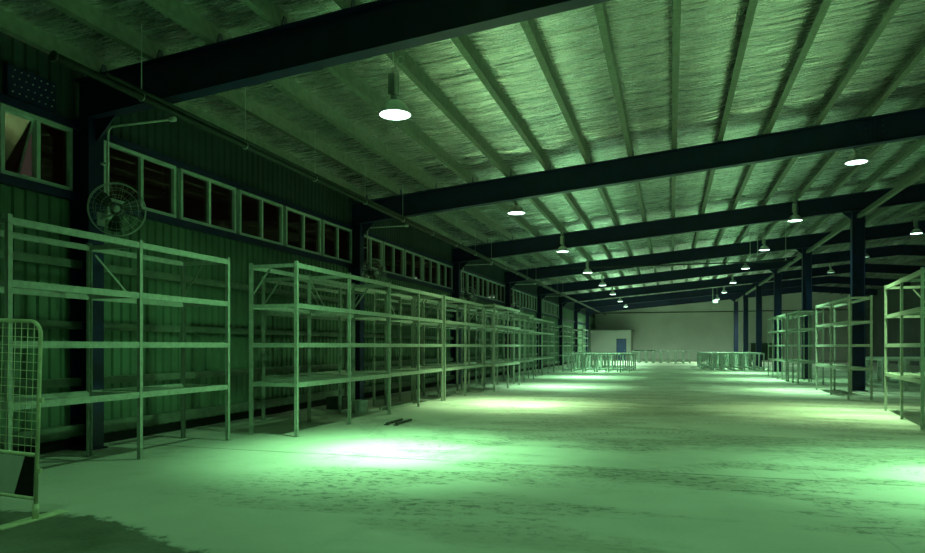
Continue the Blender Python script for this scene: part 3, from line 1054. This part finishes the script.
def make_fan(loc, nrm, label, R=0.375):
    n_ = Vector(nrm).normalized()
    q = n_.to_track_quat('Z', 'Y')
    r = empty('wall_fan', loc)
    r.rotation_mode = 'QUATERNION'
    r.rotation_quaternion = q
    tag(r, label, 'fan', 'caged wall fans on the columns')
    cg = MB()
    for rr, z in ((R, 0.0), (R, -0.10)):
        cg.ring((0, 0, z), rr, 0.007, (0, 0, 1), 48, 6)
    for rr, z in ((R * 0.78, 0.075), (R * 0.52, 0.10), (R * 0.26, 0.115), (R * 0.78, -0.16), (R * 0.5, -0.18)):
        cg.ring((0, 0, z), rr, 0.003, (0, 0, 1), 40, 5)
    for k in range(28):
        a = 2 * pi * k / 28
        c_, s_ = cos(a), sin(a)
        cg.tube([(R * c_, R * s_, -0.10), (R * c_, R * s_, 0.0), (R * 0.78 * c_, R * 0.78 * s_, 0.075), (R * 0.26 * c_, R * 0.26 * s_, 0.115), (0.05 * c_, 0.05 * s_, 0.118)], 0.0016, 4)
        if k % 2 == 0:
            cg.tube([(R * c_, R * s_, -0.10), (R * 0.5 * c_, R * 0.5 * s_, -0.18), (0.09 * c_, 0.09 * s_, -0.19)], 0.0022, 4)
    cg.build('cage', 'fan', r)
    MB().lathe([(0.001, 0.125), (0.05, 0.124), (0.055, 0.112), (0.001, 0.110)], 20).build('badge', 'fan', r)
    for k in range(3):
        bl = MB()
        a0 = 2 * pi * k / 3 + 0.4
        vv = []
        nr, nt = 6, 4
        for i in range(nr):
            rr = 0.05 + (R * 0.86 - 0.05) * i / (nr - 1)
            half = 0.20 + 0.22 * sin(pi * min(1, i / (nr - 1) * 0.8 + 0.1))
            for j in range(nt):
                t = a0 + half * (2 * j / (nt - 1) - 1)
                vv.append((rr * cos(t), rr * sin(t), -0.05 + 0.05 * (2 * j / (nt - 1) - 1)))
        m = len(vv)
        vv += [(x, y, z - 0.006) for x, y, z in vv]
        ff = []
        for i in range(nr - 1):
            for j in range(nt - 1):
                a = i * nt + j
                ff.append([a, a + 1, a + nt + 1, a + nt])
                ff.append([m + a, m + a + nt, m + a + nt + 1, m + a + 1])
        for i in range(nr - 1):
            ff.append([i * nt, (i + 1) * nt, m + (i + 1) * nt, m + i * nt])
            ff.append([i * nt + nt - 1, m + i * nt + nt - 1, m + (i + 1) * nt + nt - 1, (i + 1) * nt + nt - 1])
        for j in range(nt - 1):
            ff.append([j, m + j, m + j + 1, j + 1])
            ff.append([(nr - 1) * nt + j, (nr - 1) * nt + j + 1, m + (nr - 1) * nt + j + 1, m + (nr - 1) * nt + j])
        bl.add(vv, ff, True)
        bl.build('blade', 'blade', r)
    MB().lathe([(0.001, -0.02), (0.055, -0.03), (0.055, -0.08), (0.09, -0.12), (0.1, -0.22), (0.085, -0.32), (0.03, -0.345), (0.001, -0.345)], 20).build('motor', 'blade', r)
    # bracket back to the column face
    loc = Vector(loc)
    colp = Vector((-8.24, loc.y + 0.32, loc.z - 0.05))
    inv = q.inverted()
    p1 = inv @ (colp - loc)
    br = MB().tube([(0, 0, -0.3), tuple((Vector((0, 0, -0.34)) + p1) / 2), tuple(p1)], 0.02, 8)
    ax = [inv @ Vector(a) for a in ((1, 0, 0), (0, 1, 0), (0, 0, 1))]
    vs = []
    for sx in (-0.004, 0.012):
        for sy, sz in ((-0.07, -0.1), (0.07, -0.1), (0.07, 0.1), (-0.07, 0.1)):
            vs.append(p1 + ax[0] * sx + ax[1] * sy + ax[2] * sz)
    br.add(vs, [[0, 1, 2, 3], [7, 6, 5, 4], [0, 4, 5, 1], [1, 5, 6, 2], [2, 6, 7, 3], [3, 7, 4, 0]])
    br.build('wall_bracket', 'fan', r)


make_fan((-7.62, 7.70, 3.52), (0.62, -0.78, -0.08), 'round caged wall fan nearest the camera on the first wall column')
for i, c0 in enumerate(BAYS[1:4]):
    make_fan((-7.72, c0 - 0.3, 3.55), (0.85, -0.52, -0.12), 'round caged wall fan hanging dimly at the %s wall column' % ORD[i + 1])

# bolted plate above the first window
pb = empty('bolted_plate', (XL + 0.085, 6.75, 4.94))
tag(pb, 'dark bolted steel plate above the window at the upper left', 'plate')
MB().box((-0.085, 0, 0), (0.0, 0.75, 0.42)).build('plate', 'navy', pb)
bt = MB()
for a in range(7):
    for c_ in range(4):
        bt.lathe([(0.001, 0.0), (0.011, 0.0), (0.011, 0.012), (0.001, 0.012)], 6, (0, 0, 0))
        # lay the bolt heads on the plate face
        for q in range(len(bt.v) - 24, len(bt.v)):
            x, y, z = bt.v[q]
            bt.v[q] = (0.001 + z, 0.07 + a * 0.1 + y + (0.03 if c_ % 2 else 0), 0.06 + c_ * 0.1 + x)
bt.build('bolt', 'conduit', pb)

# ------------------------------------------------------------------ mesh barrier at the left edge
fb = empty('mesh_barrier', (-5.42, 4.56, 0))
fb.rotation_euler = (0, radians(2.1), 0)
tag(fb, 'tall wire mesh barrier with rounded tube frame standing at the left edge', 'barrier')
WB, HB, R = 2.3, 1.77, 0.12
pts = [(0, 0, 0.02), (0, 0, HB - R)]
for a in range(1, 9):
    t = a / 8 * pi / 2
    pts.append((-R + R * cos(t), 0, HB - R + R * sin(t)))
pts.append((-WB + R, 0, HB))
for a in range(1, 9):
    t = pi / 2 + a / 8 * pi / 2
    pts.append((-WB + R + R * cos(t), 0, HB - R + R * sin(t)))
pts.append((-WB, 0, 0.02))
MB().tube(pts, 0.017, 12).build('tube_frame', 'fence', fb)
rl = MB().tube([(-0.02, 0, 0.575), (-WB + 0.02, 0, 0.575)], 0.017, 10)
rl.build('middle_rail', 'fence', fb)
MB().tube([(-0.02, 0, 0.185), (-WB + 0.02, 0, 0.185)], 0.017, 10).build('bottom_rail', 'fence', fb)
ms = MB()
x = -0.075
while x > -WB + 0.03:
    ms.tube([(x, 0.0, 0.58), (x, 0.0, HB - 0.01)], 0.003, 5)
    x -= 0.075
z = 0.65
while z < HB - 0.03:
    ms.tube([(-0.015, 0.006, z), (-WB + 0.015, 0.006, z)], 0.003, 5)
    z += 0.075
ms.build('wire_mesh', 'fence', fb)


def slab(name, poly, y0, y1, mat):
    m = len(poly)
    v = [(a, y0, c_) for a, c_ in poly] + [(a, y1, c_) for a, c_ in poly]
    q = [list(range(m)), [m + k for k in range(m)][::-1]] + [[k, (k + 1) % m, m + (k + 1) % m, m + k] for k in range(m)]
    return MB().add(v, q).build(name, mat, fb)


slab('white_board', [(-0.135, 0.555), (-0.25, 0.205), (-WB + 0.03, 0.205), (-WB + 0.03, 0.555)], -0.012, -0.004, 'white')
slab('black_board', [(-0.024, 0.555), (-0.024, 0.205), (-0.245, 0.205), (-0.13, 0.555)], -0.012, -0.004, 'black')
ft = MB().box((-0.075, -0.36, -0.0), (0.055, 0.30, 0.012))
ft.tube([(0, 0, 0.01), (0, 0, 0.14)], 0.027, 10)
fo = ft.build('foot_plate', 'fence', fb)
ft = MB().box((-WB - 0.06, -0.36, -0.085), (-WB + 0.06, 0.30, -0.073))
for nm in ('hinge_lug',):
    MB().box((0.015, -0.012, 1.05), (0.05, 0.012, 1.09)).box((0.015, -0.012, 0.42), (0.05, 0.012, 0.46)).build(nm, 'fence', fb)

# ------------------------------------------------------------------ loose things on the floor
for (p, q, lab) in (((-5.12, 12.05, 0.03), (-5.12, 12.85, 0.03), 'right of two short dark steel bars lying on the floor by the racks'),
                    ((-5.32, 12.05, 0.03), (-5.32, 12.85, 0.03), 'left of two short dark steel bars lying on the floor by the racks')):
    mb = MB()
    mb.bar(p, q, 0.035, 0.04)
    mb.bar((p[0], p[1] - 0.03, 0.01), (p[0], p[1] + 0.03, 0.01), 0.09, 0.018)
    tag(mb.build('steel_bar', 'scrap'), lab, 'bar', 'loose steel bars on the floor')
for i, (x, y, z, n_) in enumerate(((-6.75, 14.9, 0.0, 3), (-7.0, 19.0, 0.0, 4))):
    for k in range(n_):
        mb = MB().bar((x + 0.09 * k, y, 0.03), (x + 0.09 * k + 0.05, y + 1.3 + 0.1 * k, 0.03), 0.06, 0.06)
        tag(mb.build('rack_beam', 'rack'), 'spare grey rack beam on the floor under the %s aisle rack, %s from the wall' % (('third', 'fourth')[i], ORD[k]), 'beam', 'spare beams under the racks')
mb = MB().lathe([(0.001, 0.0), (0.12, 0.0), (0.14, 0.02), (0.15, 0.26), (0.158, 0.27), (0.15, 0.28), (0.14, 0.265), (0.12, 0.03), (0.001, 0.03)], 20)
tag(mb.build('bucket', 'low', None, (-6.95, 14.3, 0)), 'small pale bucket on the floor under the third aisle rack', 'bucket')
mb = MB().box((0, 0, 0), (0.45, 0.35, 0.02)).box((0, 0, 0.02), (0.02, 0.35, 0.3)).box((0.43, 0, 0.02), (0.45, 0.35, 0.3)).box((0.02, 0, 0.02), (0.43, 0.02, 0.3)).box((0.02, 0.33, 0.02), (0.43, 0.35, 0.3))
tag(mb.build('open_crate', 'scrap', None, (-8.05, 14.6, 0)), 'dark open crate on the floor by the left wall under the dim rack', 'crate')
